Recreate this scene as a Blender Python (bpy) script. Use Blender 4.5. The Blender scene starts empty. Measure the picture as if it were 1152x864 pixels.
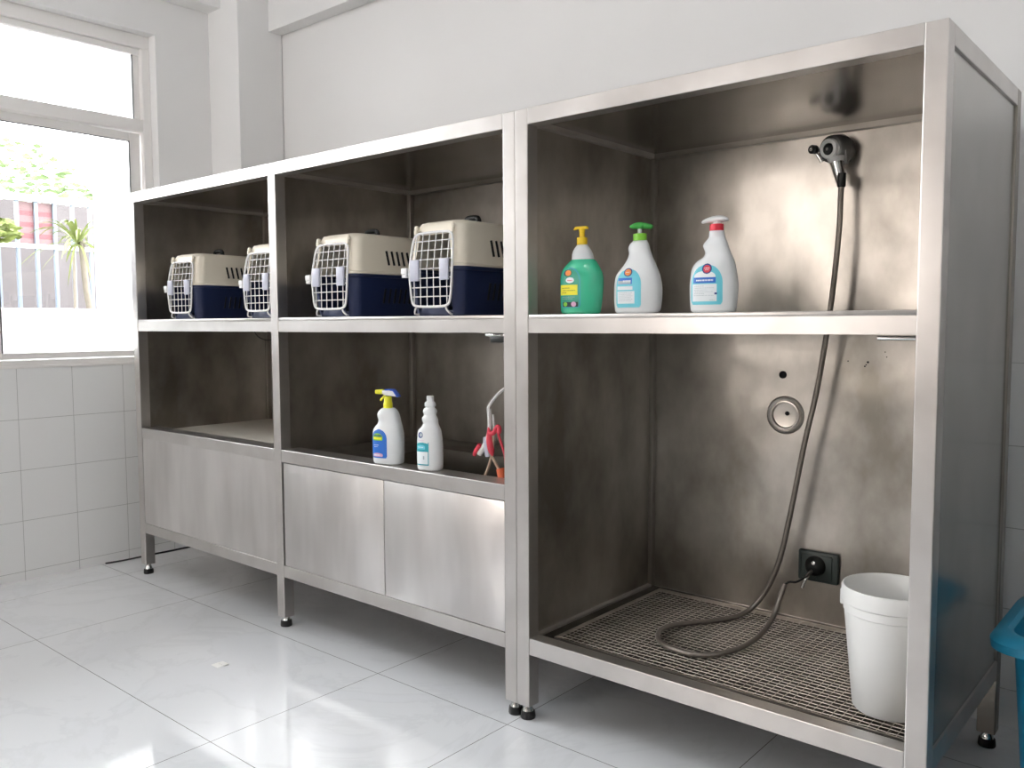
import bpy, bmesh, math, random
from mathutils import Vector, Matrix, noise as mnoise
random.seed(7)
sc = bpy.context.scene
COL = sc.collection
R = math.radians

# ------------------------------------------------------------------ materials
def newmat(name):
    m = bpy.data.materials.new(name); m.use_nodes = True
    nt = m.node_tree; b = nt.nodes['Principled BSDF']
    return m, nt, b
def N(nt, t, **kw):
    n = nt.nodes.new(t)
    for k, v in kw.items():
        if k in n.inputs: n.inputs[k].default_value = v
        else: setattr(n, k, v)
    return n
def plain(name, col, rough=.5, metal=0., coat=0., var=.04, scale=30, alpha=None, trans=0., sss=0.):
    m, nt, b = newmat(name)
    tc = N(nt, 'ShaderNodeTexCoord'); ns = N(nt, 'ShaderNodeTexNoise', Scale=scale, Detail=3.)
    nt.links.new(tc.outputs['Object'], ns.inputs['Vector'])
    mx = N(nt, 'ShaderNodeMix', data_type='RGBA')
    mx.inputs[6].default_value = (*[c*(1-var) for c in col], 1); mx.inputs[7].default_value = (*[min(1, c*(1+var)) for c in col], 1)
    nt.links.new(ns.outputs['Fac'], mx.inputs[0]); nt.links.new(mx.outputs[2], b.inputs['Base Color'])
    b.inputs['Roughness'].default_value = rough; b.inputs['Metallic'].default_value = metal
    b.inputs['Coat Weight'].default_value = coat
    b.inputs['Transmission Weight'].default_value = trans
    if sss:
        b.inputs['Subsurface Weight'].default_value = sss; b.inputs['Subsurface Radius'].default_value = (.01, .01, .01)
    return m
def steel(name, ca, cb, r0, r1, scale=3., stretch=(1, 1, 1), bump=.03, detail=3., stain=0.):
    m, nt, b = newmat(name)
    tc = N(nt, 'ShaderNodeTexCoord')
    mp = N(nt, 'ShaderNodeMapping'); mp.inputs['Scale'].default_value = stretch
    nt.links.new(tc.outputs['Object'], mp.inputs['Vector'])
    n1 = N(nt, 'ShaderNodeTexNoise', Scale=scale, Detail=detail, Roughness=.55)
    nt.links.new(mp.outputs[0], n1.inputs['Vector'])
    cr = N(nt, 'ShaderNodeValToRGB'); cr.color_ramp.elements[0].position = .35; cr.color_ramp.elements[1].position = .68
    cr.color_ramp.elements[0].color = (*ca, 1); cr.color_ramp.elements[1].color = (*cb, 1)
    nt.links.new(n1.outputs['Fac'], cr.inputs[0])
    col = cr.outputs[0]
    if stain:
        n4 = N(nt, 'ShaderNodeTexNoise', Scale=38., Detail=4., Roughness=.7)
        nt.links.new(tc.outputs['Object'], n4.inputs['Vector'])
        c4 = N(nt, 'ShaderNodeValToRGB'); c4.color_ramp.elements[0].position = .62; c4.color_ramp.elements[1].position = .8
        nt.links.new(n4.outputs['Fac'], c4.inputs[0])
        mx = N(nt, 'ShaderNodeMix', data_type='RGBA'); mx.inputs[7].default_value = (ca[0]*.6, ca[1]*.55, ca[2]*.5, 1)
        ml = N(nt, 'ShaderNodeMath', operation='MULTIPLY'); ml.inputs[1].default_value = stain
        nt.links.new(c4.outputs[0], ml.inputs[0]); nt.links.new(ml.outputs[0], mx.inputs[0])
        nt.links.new(col, mx.inputs[6]); col = mx.outputs[2]
    nt.links.new(col, b.inputs['Base Color'])
    mr = N(nt, 'ShaderNodeMapRange'); mr.inputs[1].default_value = .3; mr.inputs[2].default_value = .7
    mr.inputs[3].default_value = r0; mr.inputs[4].default_value = r1
    n2 = N(nt, 'ShaderNodeTexNoise', Scale=scale*1.7, Detail=3., Roughness=.5)
    nt.links.new(mp.outputs[0], n2.inputs['Vector'])
    nt.links.new(n2.outputs['Fac'], mr.inputs[0]); nt.links.new(mr.outputs[0], b.inputs['Roughness'])
    b.inputs['Metallic'].default_value = .93 if bump else 1
    n3 = N(nt, 'ShaderNodeTexNoise', Scale=2.2, Detail=2.)
    nt.links.new(tc.outputs['Object'], n3.inputs['Vector'])
    bp = N(nt, 'ShaderNodeBump', Strength=bump, Distance=.25)
    nt.links.new(n3.outputs['Fac'], bp.inputs['Height']); nt.links.new(bp.outputs[0], b.inputs['Normal'])
    return m

M = {}
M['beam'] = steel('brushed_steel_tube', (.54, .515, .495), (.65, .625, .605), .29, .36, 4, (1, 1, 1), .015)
M['rearshade'] = steel('steel_tube_rear_shaded', (.27, .25, .22), (.36, .335, .30), .28, .34, 4, (1, 1, 1), .015)  # tube steel darkened, the shade at the back is put into its colour
M['door'] = steel('sheet_steel_front', (.59, .565, .55), (.78, .755, .74), .30, .46, 2.2, (2.2, 1, .5), .06)
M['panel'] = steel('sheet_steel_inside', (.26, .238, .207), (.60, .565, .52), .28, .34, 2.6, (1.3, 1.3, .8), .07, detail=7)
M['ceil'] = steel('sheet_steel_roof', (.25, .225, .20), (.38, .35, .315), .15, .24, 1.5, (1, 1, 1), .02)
M['side'] = steel('sheet_steel_outside', (.38, .37, .35), (.50, .49, .47), .17, .25, 2.0, (1, 1, 1), .03)
M['grate'] = steel('grate_steel', (.52, .48, .42), (.68, .64, .58), .28, .40, 12, (1, 1, 1), .02)
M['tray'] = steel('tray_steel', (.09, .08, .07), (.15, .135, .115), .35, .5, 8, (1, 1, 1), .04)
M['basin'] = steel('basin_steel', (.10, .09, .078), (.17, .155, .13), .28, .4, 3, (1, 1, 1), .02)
M['chrome'] = plain('chrome', (.75, .75, .74), .1, 1., var=.02)
M['rubber'] = plain('black_rubber', (.012, .011, .011), .45)
M['blackpl'] = plain('black_plastic', (.012, .013, .013), .35)
M['dark'] = plain('dark_recess', (.01, .009, .008), .8)
M['greyhead'] = plain('grey_plastic', (.22, .22, .215), .25, .5)
M['whitepl'] = plain('white_plastic', (.84, .85, .84), .35, var=.01)
M['ringwhite'] = plain('ring_white', (.92, .92, .91), .3, var=.01)
M['hose'] = plain('hose_grey', (.30, .265, .235), .32, .6, var=.1, scale=60)
M['socket'] = plain('socket_plate', (.055, .072, .068), .35)
M['cream'] = plain('cream_plastic', (.88, .81, .68), .38, var=.02)
M['navy'] = plain('navy_plastic', (.012, .022, .075), .38, var=.05)
M['wire'] = plain('white_wire', (.84, .83, .83), .35, var=.02)
M['lilac'] = plain('lilac_plastic', (.50, .51, .60), .4, var=.02)
M['beige'] = plain('beige_liner', (.66, .62, .55), .45, var=.04, scale=5)
M['green'] = plain('green_soap', (.05, .52, .30), .22, var=.03, scale=8, coat=.3)
M['clear'] = plain('milky_plastic', (.72, .74, .75), .3, var=.02)
M['yellow'] = plain('yellow_plastic', (.88, .60, .02), .35, var=.02)
M['lemon'] = plain('lemon_plastic', (.86, .82, .03), .35, var=.02)
M['pgreen'] = plain('pump_green', (.05, .38, .06), .3, var=.05)
M['cgreen'] = plain('collar_green', (.22, .58, .04), .35, var=.02)
M['red'] = plain('red_plastic', (.78, .03, .06), .35, var=.03)
M['bwhite'] = plain('bottle_white', (.80, .82, .83), .32, var=.01, coat=.15)
M['blue'] = plain('blue_plastic', (.03, .12, .62), .35, var=.03)
M['lcyan'] = plain('label_cyan', (.16, .62, .74), .35, var=.06, scale=40)
M['lteal'] = plain('label_teal', (.03, .38, .46), .35, var=.04)
M['lgreen'] = plain('label_green', (.03, .36, .24), .35, var=.25, scale=60)
M['lyellow'] = plain('label_yellow', (.86, .80, .03), .4, var=.03)
M['lwhite'] = plain('label_white', (.82, .87, .90), .4, var=.03)
M['lblue'] = plain('label_blue', (.02, .16, .62), .35, var=.05)
M['lnavy'] = plain('label_navy', (.03, .06, .25), .4, var=.05)
M['lred'] = plain('label_red', (.75, .06, .09), .4, var=.05)
M['lorange'] = plain('label_orange', (.85, .28, .06), .4, var=.05)
M['lgrey'] = plain('label_grey', (.45, .52, .56), .5, var=.05)
M['lpink'] = plain('label_pink', (.75, .45, .65), .5, var=.05)
M['ldark'] = plain('label_dark', (.02, .05, .05), .5, var=.05)
M['tub'] = plain('tub_blue', (.018, .285, .48), .35, var=.04, scale=8)
M['bucket'] = plain('bucket_white', (.90, .90, .885), .33, var=.01, sss=.0)
M['plaster'] = plain('white_plaster', (.81, .805, .80), .75, var=.015, scale=3)
M['ceiling'] = plain('ceiling_paint', (.80, .80, .80), .8, var=.01)
M['farwall'] = plain('far_wall_paint', (.37, .33, .305), .8, var=.05, scale=1.2)
M['addedwall'] = plain('added_wall_beige', (.66, .59, .54), .9, var=.1, scale=.8)  # colour of the added wall outside the front window
M['nicheshade'] = plain('painted_niche_shade', (.14, .14, .13), .6, var=.1)  # shade of the right-hand niche, put into the wall colour
M['frame'] = plain('white_aluminium', (.84, .82, .80), .35, var=.01)
M['gasket'] = plain('black_gasket', (.06, .06, .065), .6)
M['redcloth'] = plain('red_strap', (.62, .05, .08), .7, var=.15)
M['tan'] = plain('tan_strap', (.50, .38, .28), .6, var=.1)
M['orange'] = plain('orange_handle', (.70, .14, .05), .4)
M['cord'] = plain('white_cord', (.72, .70, .68), .45)
M['paper'] = plain('white_scrap', (.82, .82, .80), .6)
M['extwhite'] = plain('white_render', (.88, .88, .88), .8, var=.01)
M['extwall'] = plain('taupe_wall', (.075, .066, .067), .9, var=.15, scale=3)
M['extbar'] = plain('blue_grey_bar', (.16, .19, .235), .5)
M['extrail'] = plain('white_rail', (.85, .84, .84), .5)
M['bannerw'] = plain('banner_pale', (.20, .125, .13), .7)
M['bannerr'] = plain('banner_red', (.19, .07, .08), .7)
M['leaf'] = plain('leaf_green', (.10, .155, .055), .6, var=.35, scale=12)
M['leafy'] = plain('leaf_yellow_green', (.16, .20, .045), .6, var=.3, scale=12)
M['bark'] = plain('pale_bark', (.19, .165, .13), .8, var=.2)
M['ground'] = plain('ground_concrete', (.45, .43, .40), .9, var=.1)

def floor_mat():
    m, nt, b = newmat('marble_floor_tiles')
    tc = N(nt, 'ShaderNodeTexCoord'); sp = N(nt, 'ShaderNodeSeparateXYZ'); nt.links.new(tc.outputs['Object'], sp.inputs[0])
    acc = None
    def line(out, v, w=.0011):
        nonlocal acc
        s = N(nt, 'ShaderNodeMath', operation='COMPARE'); s.inputs[1].default_value = v; s.inputs[2].default_value = w
        nt.links.new(out, s.inputs[0])
        if acc is None: acc = s.outputs[0]
        else:
            a = N(nt, 'ShaderNodeMath', operation='MAXIMUM'); nt.links.new(acc, a.inputs[0]); nt.links.new(s.outputs[0], a.inputs[1]); acc = a.outputs[0]
    for v in (-2.465, -1.86, -.59, .008, .665, 1.30, 1.95, 2.6): line(sp.outputs[0], v)
    for v in (-4.53, -3.89, -3.25, -2.61, -1.97, -1.335, -.697, -.056, .585): line(sp.outputs[1], v)
    # a slight tone per tile and grey veins
    n0 = N(nt, 'ShaderNodeTexNoise', Scale=1.3, Detail=8., Roughness=.62, Distortion=1.6); nt.links.new(tc.outputs['Object'], n0.inputs['Vector'])
    cr = N(nt, 'ShaderNodeValToRGB')
    e = cr.color_ramp.elements
    e[0].position = 0; e[0].color = (.77, .79, .815, 1); e[1].position = 1; e[1].color = (.80, .815, .835, 1)
    for p_, c_ in ((.45, (.785, .80, .825)), (.49, (.745, .76, .78)), (.51, (.79, .805, .825))):
        q = e.new(p_); q.color = (*c_, 1)
    nt.links.new(n0.outputs['Fac'], cr.inputs[0])
    mx = N(nt, 'ShaderNodeMix', data_type='RGBA'); mx.inputs[7].default_value = (.10, .095, .09, 1)
    nt.links.new(acc, mx.inputs[0]); nt.links.new(cr.outputs[0], mx.inputs[6]); nt.links.new(mx.outputs[2], b.inputs['Base Color'])
    n1 = N(nt, 'ShaderNodeTexNoise', Scale=3., Detail=4.); nt.links.new(tc.outputs['Object'], n1.inputs['Vector'])
    mr = N(nt, 'ShaderNodeMapRange'); mr.inputs[3].default_value = .05; mr.inputs[4].default_value = .09
    nt.links.new(n1.outputs['Fac'], mr.inputs[0]); nt.links.new(mr.outputs[0], b.inputs['Roughness'])
    b.inputs['IOR'].default_value = 1.5
    return m
M['floor'] = floor_mat()

def tile_mat(name, axis, off, per, zoff, zper):
    m, nt, b = newmat(name)
    tc = N(nt, 'ShaderNodeTexCoord'); sp = N(nt, 'ShaderNodeSeparateXYZ'); nt.links.new(tc.outputs['Object'], sp.inputs[0])
    def grid(out, o, p_):
        a = N(nt, 'ShaderNodeMath', operation='SUBTRACT'); a.inputs[1].default_value = o - 40*p_; nt.links.new(out, a.inputs[0])
        d = N(nt, 'ShaderNodeMath', operation='DIVIDE'); d.inputs[1].default_value = p_; nt.links.new(a.outputs[0], d.inputs[0])
        f = N(nt, 'ShaderNodeMath', operation='FRACT'); nt.links.new(d.outputs[0], f.inputs[0])
        c = N(nt, 'ShaderNodeMath', operation='PINGPONG'); c.inputs[1].default_value = .5; nt.links.new(f.outputs[0], c.inputs[0])
        l = N(nt, 'ShaderNodeMath', operation='LESS_THAN'); l.inputs[1].default_value = .0048; nt.links.new(c.outputs[0], l.inputs[0])
        return l.outputs[0]
    g1 = grid(sp.outputs[axis], off, per); g2 = grid(sp.outputs[2], zoff, zper)
    mxm = N(nt, 'ShaderNodeMath', operation='MAXIMUM'); nt.links.new(g1, mxm.inputs[0]); nt.links.new(g2, mxm.inputs[1])
    mx = N(nt, 'ShaderNodeMix', data_type='RGBA'); mx.inputs[6].default_value = (.86, .865, .86, 1); mx.inputs[7].default_value = (.50, .50, .49, 1)
    nt.links.new(mxm.outputs[0], mx.inputs[0]); nt.links.new(mx.outputs[2], b.inputs['Base Color'])
    b.inputs['Roughness'].default_value = .16
    bp = N(nt, 'ShaderNodeBump', Strength=.3, Distance=.001); bp.invert = True
    nt.links.new(mxm.outputs[0], bp.inputs['Height']); nt.links.new(bp.outputs[0], b.inputs['Normal'])
    return m
M['tileL'] = tile_mat('white_wall_tiles_left', 1, .087, .252, 1.02, .2435)
M['tileB'] = tile_mat('white_wall_tiles_back', 0, 1.48, .252, 1.10, .246)

def glass_mat():
    m = bpy.data.materials.new('window_glass'); m.use_nodes = True; nt = m.node_tree; nt.nodes.clear()
    o = nt.nodes.new('ShaderNodeOutputMaterial'); t = nt.nodes.new('ShaderNodeBsdfTransparent'); g = nt.nodes.new('ShaderNodeBsdfGlossy')
    g.inputs['Roughness'].default_value = .02; t.inputs[0].default_value = (.96, .97, .97, 1)
    f = nt.nodes.new('ShaderNodeFresnel'); f.inputs[0].default_value = 1.45
    mx = nt.nodes.new('ShaderNodeMixShader'); nt.links.new(f.outputs[0], mx.inputs[0]); nt.links.new(t.outputs[0], mx.inputs[1]); nt.links.new(g.outputs[0], mx.inputs[2])
    nt.links.new(mx.outputs[0], o.inputs[0]); return m
M['glass'] = glass_mat()

# ------------------------------------------------------------------ builders
def finish(name, bm, mat, parent=None, smooth=None, origin=None):
    """link a bmesh given in world coordinates; the origin of top-level meshes is moved to the given point"""
    L = Vector(origin) if origin is not None else (parent['_L'] if parent is not None and '_L' in parent else None)
    if L is not None: bm.transform(Matrix.Translation(-Vector(L)))
    bmesh.ops.recalc_face_normals(bm, faces=bm.faces)
    me = bpy.data.meshes.new(name); bm.to_mesh(me); bm.free()
    if isinstance(mat, (list, tuple)):
        for k in mat: me.materials.append(M[k])
    else: me.materials.append(M[mat])
    if smooth is not None:
        for p in me.polygons: p.use_smooth = True
        me.set_sharp_from_angle(angle=R(smooth))
    o = bpy.data.objects.new(name, me); COL.objects.link(o)
    if parent is not None: o.parent = parent
    if origin is not None: o.location = origin
    return o
LOC = {}
def thing(name, label, cat, loc, rz=0, group=None):
    o = bpy.data.objects.new(name, None); COL.objects.link(o); o.empty_display_size = .05
    o.location = loc; o.rotation_euler[2] = rz
    o['label'] = label; o['category'] = cat
    if group: o['group'] = group
    return o
def tag(o, label, cat, group=None):
    o['label'] = label; o['category'] = cat
    if group: o['group'] = group
    return o
class B:
    """a mesh under construction"""
    def __init__(s): s.bm = bmesh.new()
    def box(s, x0, x1, y0, y1, z0, z1, bev=0, mi=0, seg=2):
        t = bmesh.new(); bmesh.ops.create_cube(t, size=1)
        t.transform(Matrix.Translation(((x0+x1)/2, (y0+y1)/2, (z0+z1)/2)) @ Matrix.Diagonal((abs(x1-x0), abs(y1-y0), abs(z1-z0), 1)))
        if bev: bmesh.ops.bevel(t, geom=t.edges[:], offset=bev, segments=seg, affect='EDGES', profile=.5)
        s.merge(t, mi); return s
    def merge(s, t, mi=0, mat=None):
        if mat is not None: t.transform(mat)
        vm = {v: s.bm.verts.new(v.co) for v in t.verts}
        for f in t.faces:
            try: nf = s.bm.faces.new([vm[v] for v in f.verts]); nf.material_index = mi
            except ValueError: pass
        t.free(); return s
    def cyl(s, p0, p1, r0, r1=None, n=20, mi=0, caps=True):
        r1 = r0 if r1 is None else r1
        p0, p1 = Vector(p0), Vector(p1); d = (p1-p0)
        q = d.to_track_quat('Z', 'Y').to_matrix().to_4x4()
        t = bmesh.new(); bmesh.ops.create_cone(t, cap_ends=caps, segments=n, radius1=r0, radius2=r1, depth=d.length)
        s.merge(t, mi, Matrix.Translation((p0+p1)/2) @ q); return s
    def lathe(s, prof, c=(0, 0, 0), n=32, mi=0, axis=None, cap0=True, cap1=True):
        rings = [[Vector((r*math.cos(2*math.pi*k/n), r*math.sin(2*math.pi*k/n), z)) for k in range(n)] for r, z in prof]
        mt = Matrix.Translation(c) @ (Vector(axis).to_track_quat('Z', 'Y').to_matrix().to_4x4() if axis else Matrix())
        return s.loft([[mt @ v for v in rg] for rg in rings], mi, cap0, cap1)
    def loft(s, rings, mi=0, cap0=True, cap1=True, skip=None):
        vr = [[s.bm.verts.new(v) for v in rg] for rg in rings]
        n = len(vr[0])
        for i in range(len(vr)-1):
            for k in range(n):
                if skip and skip(i, k): continue
                f = s.bm.faces.new((vr[i][k], vr[i][(k+1) % n], vr[i+1][(k+1) % n], vr[i+1][k])); f.material_index = mi
        if cap0: s.bm.faces.new(vr[0][::-1]).material_index = mi
        if cap1: s.bm.faces.new(vr[-1]).material_index = mi
        return s
    def tube(s, pts, r, n=10, mi=0, sub=6, closed=False, rfun=None):
        P = [Vector(p) for p in pts]
        if sub > 1:
            Q = []; m = len(P)
            rng = range(m if closed else m-1)
            for i in rng:
                a = P[(i-1) % m] if closed or i > 0 else P[0]*2-P[1]
                b_, c = P[i], P[(i+1) % m]
                d = P[(i+2) % m] if closed or i+2 < m else P[-1]*2-P[-2]
                for k in range(sub):
                    t = k/sub
                    Q.append(.5*((2*b_)+(c-a)*t+(2*a-5*b_+4*c-d)*t*t+(3*b_-a-3*c+d)*t**3))
            if not closed: Q.append(P[-1])
            P = Q
        m = len(P); rings = []; up = None
        for i in range(m):
            t = (P[(i+1) % m]-P[i-1]) if closed else (P[min(i+1, m-1)]-P[max(i-1, 0)])
            t.normalize()
            if up is None: up = t.orthogonal().normalized()
            up = (up - t*up.dot(t)).normalized(); bi = t.cross(up)
            rr = rfun(i/(m-1)) if rfun else r
            rings.append([P[i]+up*rr*math.cos(2*math.pi*k/n)+bi*rr*math.sin(2*math.pi*k/n) for k in range(n)])
        if closed: rings.append(rings[0]); return s.loft(rings, mi, False, False)
        return s.loft(rings, mi)
    def prism(s, outline, y0, y1, mi=0, bev=0):
        """outline in (x, z), extruded along y"""
        t = bmesh.new()
        a = [t.verts.new((x, y0, z)) for x, z in outline]; b_ = [t.verts.new((x, y1, z)) for x, z in outline]
        t.faces.new(a); t.faces.new(b_[::-1]); n = len(a)
        for k in range(n): t.faces.new((a[k], b_[k], b_[(k+1) % n], a[(k+1) % n]))
        bmesh.ops.recalc_face_normals(t, faces=t.faces)
        if bev: bmesh.ops.bevel(t, geom=[e for e in t.edges if abs(e.verts[0].co.y-e.verts[1].co.y) < 1e-6], offset=bev, segments=2, affect='EDGES')
        return s.merge(t, mi)
    def done(s, name, mat, parent=None, smooth=None, origin=None, shift=None):
        if shift is not None: s.bm.transform(Matrix.Translation(-Vector(shift)))
        return finish(name, s.bm, mat, parent, smooth, origin)
def struct(o):
    o['kind'] = 'structure'; return o

# ------------------------------------------------------------------ room shell
XL, YB, XR, YF, ZC = -2.73, .90, 1.86, -4.6, 3.2
WY0, WY1, WZ0, WZ1 = -4.3, .32, 1.02, 2.735          # opening in the left wall
struct(B().box(XL-.3, XR+.2, YF-.3, YB+.2, -.12, 0).done('floor', 'floor'))
struct(B().box(XL-.3, XR+.2, YF-.3, YB+.2, ZC, ZC+.12).done('ceiling', 'ceiling'))
wl = B()
wl.box(XL-.24, XL, YF, YB, 0, 1.02, mi=1)
wl.box(XL-.24, XL, WY1, YB, 1.02, ZC).box(XL-.24, XL, YF, WY0, 1.02, ZC).box(XL-.24, XL, WY0, WY1, WZ1, ZC)
struct(wl.done('wall_left', ['plaster', 'tileL']))
wb = B().box(XL-.24, XR+.2, YB, YB+.2, 0, 1.10, mi=1).box(XL-.24, XR+.2, YB+.004, YB+.2, 1.10, ZC)
struct(wb.done('wall_back', ['plaster', 'tileB']))
struct(B().box(XR, XR+.2, YF, YB, 0, 1.1, mi=1).box(XR, XR+.2, YF, YB, 1.1, ZC).done('wall_right', ['plaster', 'nicheshade']))  # lower part painted dark as niche shade, plaster above
struct(B().box(-6, 6, -9.2, -9, -.2, 5.5).done('added_yard_wall', 'addedwall'))      # unseen wall, added to dim and tint the front window's light
FX0, FX1, FZ0, FZ1 = -2.2, -.3, .95, 2.6            # window in the wall behind the camera
wf = B().box(XL-.24, FX0, YF-.2, YF, 0, ZC).box(FX1, XR+.2, YF-.2, YF, 0, ZC).box(FX0, FX1, YF-.2, YF, 0, FZ0).box(FX0, FX1, YF-.2, YF, FZ1, ZC)
struct(wf.done('wall_front', 'farwall'))
# corner pillar and ceiling beams
struct(B().box(XL, -2.44, .626, YB, 0, ZC, .004).done('trim_1', 'plaster'))
struct(B().box(-2.44, XR, .815, YB, 2.81, ZC, .003).done('trim_2', 'plaster'))
struct(B().box(XL, -2.60, YF, .626, 2.92, ZC, .003).done('trim_3', 'plaster'))
# window in the left wall: fixed top lights over sliding sashes
FX = -2.83
wfm = B()
wfm.box(FX-.06, FX+.035, WY0, WY1, 2.668, WZ1, .004)                 # head
wfm.box(FX-.06, FX+.035, WY1-.045, WY1, WZ0+.03, 2.668, .004)        # jambs
wfm.box(FX-.06, FX+.035, WY0, WY0+.045, WZ0+.03, 2.668, .004)
wfm.box(FX-.06, FX+.035, WY0+.045, WY1-.045, 2.235, 2.30, .004)      # transom
wfm.box(FX-.06, XL-.012, WY0, WY1, WZ0, WZ0+.035, .004)              # sill rail
wfm.box(XL-.03, XL+.006, WY0, WY1, WZ0-.002, WZ0+.012, .002)
for z0, z1 in ((2.635, 2.668),):
    wfm.box(FX-.03, FX+.012, WY0+.045, WY1-.045, z0, z1, .003)
mull = (-.49, -1.28, -2.08, -2.88, -3.62)
for y in mull: wfm.box(FX-.05, FX+.03, y-.025, y+.025, 2.30, 2.64, .003)
w1 = struct(wfm.done('window_1', 'frame'))
ys = [WY1-.05, -.485, -1.28, -2.08, -2.88, -3.62, WY0+.045]
for i in range(6):
    a, b_ = ys[i+1], ys[i]; xo = 0 if i % 2 == 0 else -.022
    s = B()
    s.box(FX-.02+xo, FX+.0+xo, b_-.058, b_, WZ0+.037, 2.232, .003).box(FX-.02+xo, FX+xo, a, a+.045, WZ0+.037, 2.232, .003)
    s.box(FX-.02+xo, FX+xo, a+.045, b_-.058, WZ0+.037, WZ0+.068, .003).box(FX-.02+xo, FX+xo, a+.045, b_-.058, 2.187, 2.232, .003)
    so = s.done('sash', 'frame', w1)
    g = B(); e = .004
    g.box(FX-.004+xo, FX+.003+xo, a+.045, a+.045+e, WZ0+.068, 2.187).box(FX-.004+xo, FX+.003+xo, b_-.058-e, b_-.058, WZ0+.068, 2.187)
    g.box(FX-.004+xo, FX+.003+xo, a+.045, b_-.058, 2.187-e, 2.187)
    g.done('gasket', 'gasket', so)
    B().box(FX-.012+xo, FX-.008+xo, a+.045, b_-.058, WZ0+.068, 2.187).done('window_pane', 'glass', so)
yt = [WY1-.045, *mull, WY0+.045]
for i in range(6):
    a, b_ = yt[i+1]+(.025 if i < 5 else 0), yt[i]-(.025 if i else 0)
    B().box(FX-.012, FX-.008, a, b_, 2.30, 2.635).done('window_pane', 'glass', w1)
    B().box(FX-.006, FX+.004, b_-.037, b_-.033, 2.30, 2.635).done('gasket', 'gasket', w1)
    B().box(FX-.02, FX+.002, b_-.033, b_, 2.30, 2.635, .002).done('glazing_bead', 'frame', w1)
# window behind the camera
wm = B()
for x in (FX0, (FX0+FX1)/2-.03, FX1-.06): wm.box(x, x+.06, YF-.13, YF-.06, FZ0, FZ1, .004)
for z in (FZ0, FZ1-.06): wm.box(FX0+.06, FX1-.06, YF-.13, YF-.06, z, z+.06, .004)
w2 = struct(wm.done('window_2', 'frame'))
for x0, x1 in ((FX0+.06, (FX0+FX1)/2-.03), ((FX0+FX1)/2+.03, FX1-.06)):
    B().box(x0, x1, YF-.1, YF-.096, FZ0+.06, FZ1-.06).done('window_pane', 'glass', w2)

# ------------------------------------------------------------------ steel benches
H, D, w = 1.85, .761, .048
X0, X1, X3 = -2.42, -1.27, 1.178
def post_with_foot(parent, name, x0, y0, zb, L, mat='beam'):
    p = B().box(x0, x0+w, y0, y0+w, zb, H-.0005, .0028, seg=2).done(name, mat, parent, None, shift=L)
    cx, cy = x0+w/2, y0+w/2
    B().lathe([(.0125, zb-.001), (.0125, zb-.006), (.017, zb-.016), (.0195, .020)], (cx, cy, 0), 20).done('foot_stem', 'chrome', p, 40, shift=L)
    B().lathe([(.019, .024), (.0215, .022), (.0228, .014), (.0237, .004), (.0225, .0)], (cx, cy, 0), 24).done('rubber_foot', 'rubber', p, 40, shift=L)
    return p
def bar(parent, nm, *a, mat='beam', L=None, bev=.002):
    return B().box(*a, bev).done(nm, mat, parent, None, shift=L)

# --- two-bay bench
LA = (X0, 0, 0)
A = thing('grooming_bench', 'long two-bay stainless steel bench with pet carriers on its shelf, left of shower bay', 'bench', LA)
zbA, zrA = .257, .725
for x, zb in ((X0, .048), (X1, .040), (-w, .044)):
    post_with_foot(A, 'post', x, 0, zb, LA); post_with_foot(A, 'post', x, D-w, zb, LA, mat='rearshade')
for a, b_ in ((X0+w, X1), (X1+w, -w)):
    bar(A, 'top_rail', a, b_, 0, w, H-w, H, L=LA); bar(A, 'top_rail', a, b_, D-w, D, H-w, H, L=LA, mat='rearshade')
    bar(A, 'bottom_rail', a, b_, .001, w, zbA-.048, zbA, L=LA); bar(A, 'bottom_rail', a, b_, D-w, D, zbA-.048, zbA, L=LA)
    bar(A, 'rim_rail', a, b_, .001, .088, zrA-.05, zrA, L=LA)
    # shelf: a folded sheet with a deep front lip
    s = B().box(a, b_, .002, .62, 1.235, 1.247, .002).box(a, b_, .002, .006, 1.1925, 1.235).box(a, b_, .6, .62, 1.2, 1.235)
    s.done('shelf', 'beam', A, 40, shift=LA)
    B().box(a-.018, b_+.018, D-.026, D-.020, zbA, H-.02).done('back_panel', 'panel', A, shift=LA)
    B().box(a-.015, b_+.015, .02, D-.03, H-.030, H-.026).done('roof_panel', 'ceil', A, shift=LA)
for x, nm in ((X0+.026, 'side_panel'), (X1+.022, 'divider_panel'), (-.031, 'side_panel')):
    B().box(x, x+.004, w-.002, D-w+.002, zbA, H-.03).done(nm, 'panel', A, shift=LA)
for x in (X0, X1, -w):
    bar(A, 'side_rail', x, x+w, w, D-w, H-w+.001, H-.001, L=LA); bar(A, 'side_rail', x+.002, x+w-.002, w, D-w, zbA-.048, zbA, L=LA)
# fronts below the rim
B().box(X0+w+.002, X1-.002, .004, .010, zbA+.001, zrA-.05).done('front_panel', 'door', A, shift=LA)
for a, b_ in ((X1+w+.010, -.6155), (-.6115, -w-.002)):
    B().box(a, b_, .003, .020, zbA+.002, zrA-.053, .0015).done('door', 'door', A, 40, shift=LA)
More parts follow.
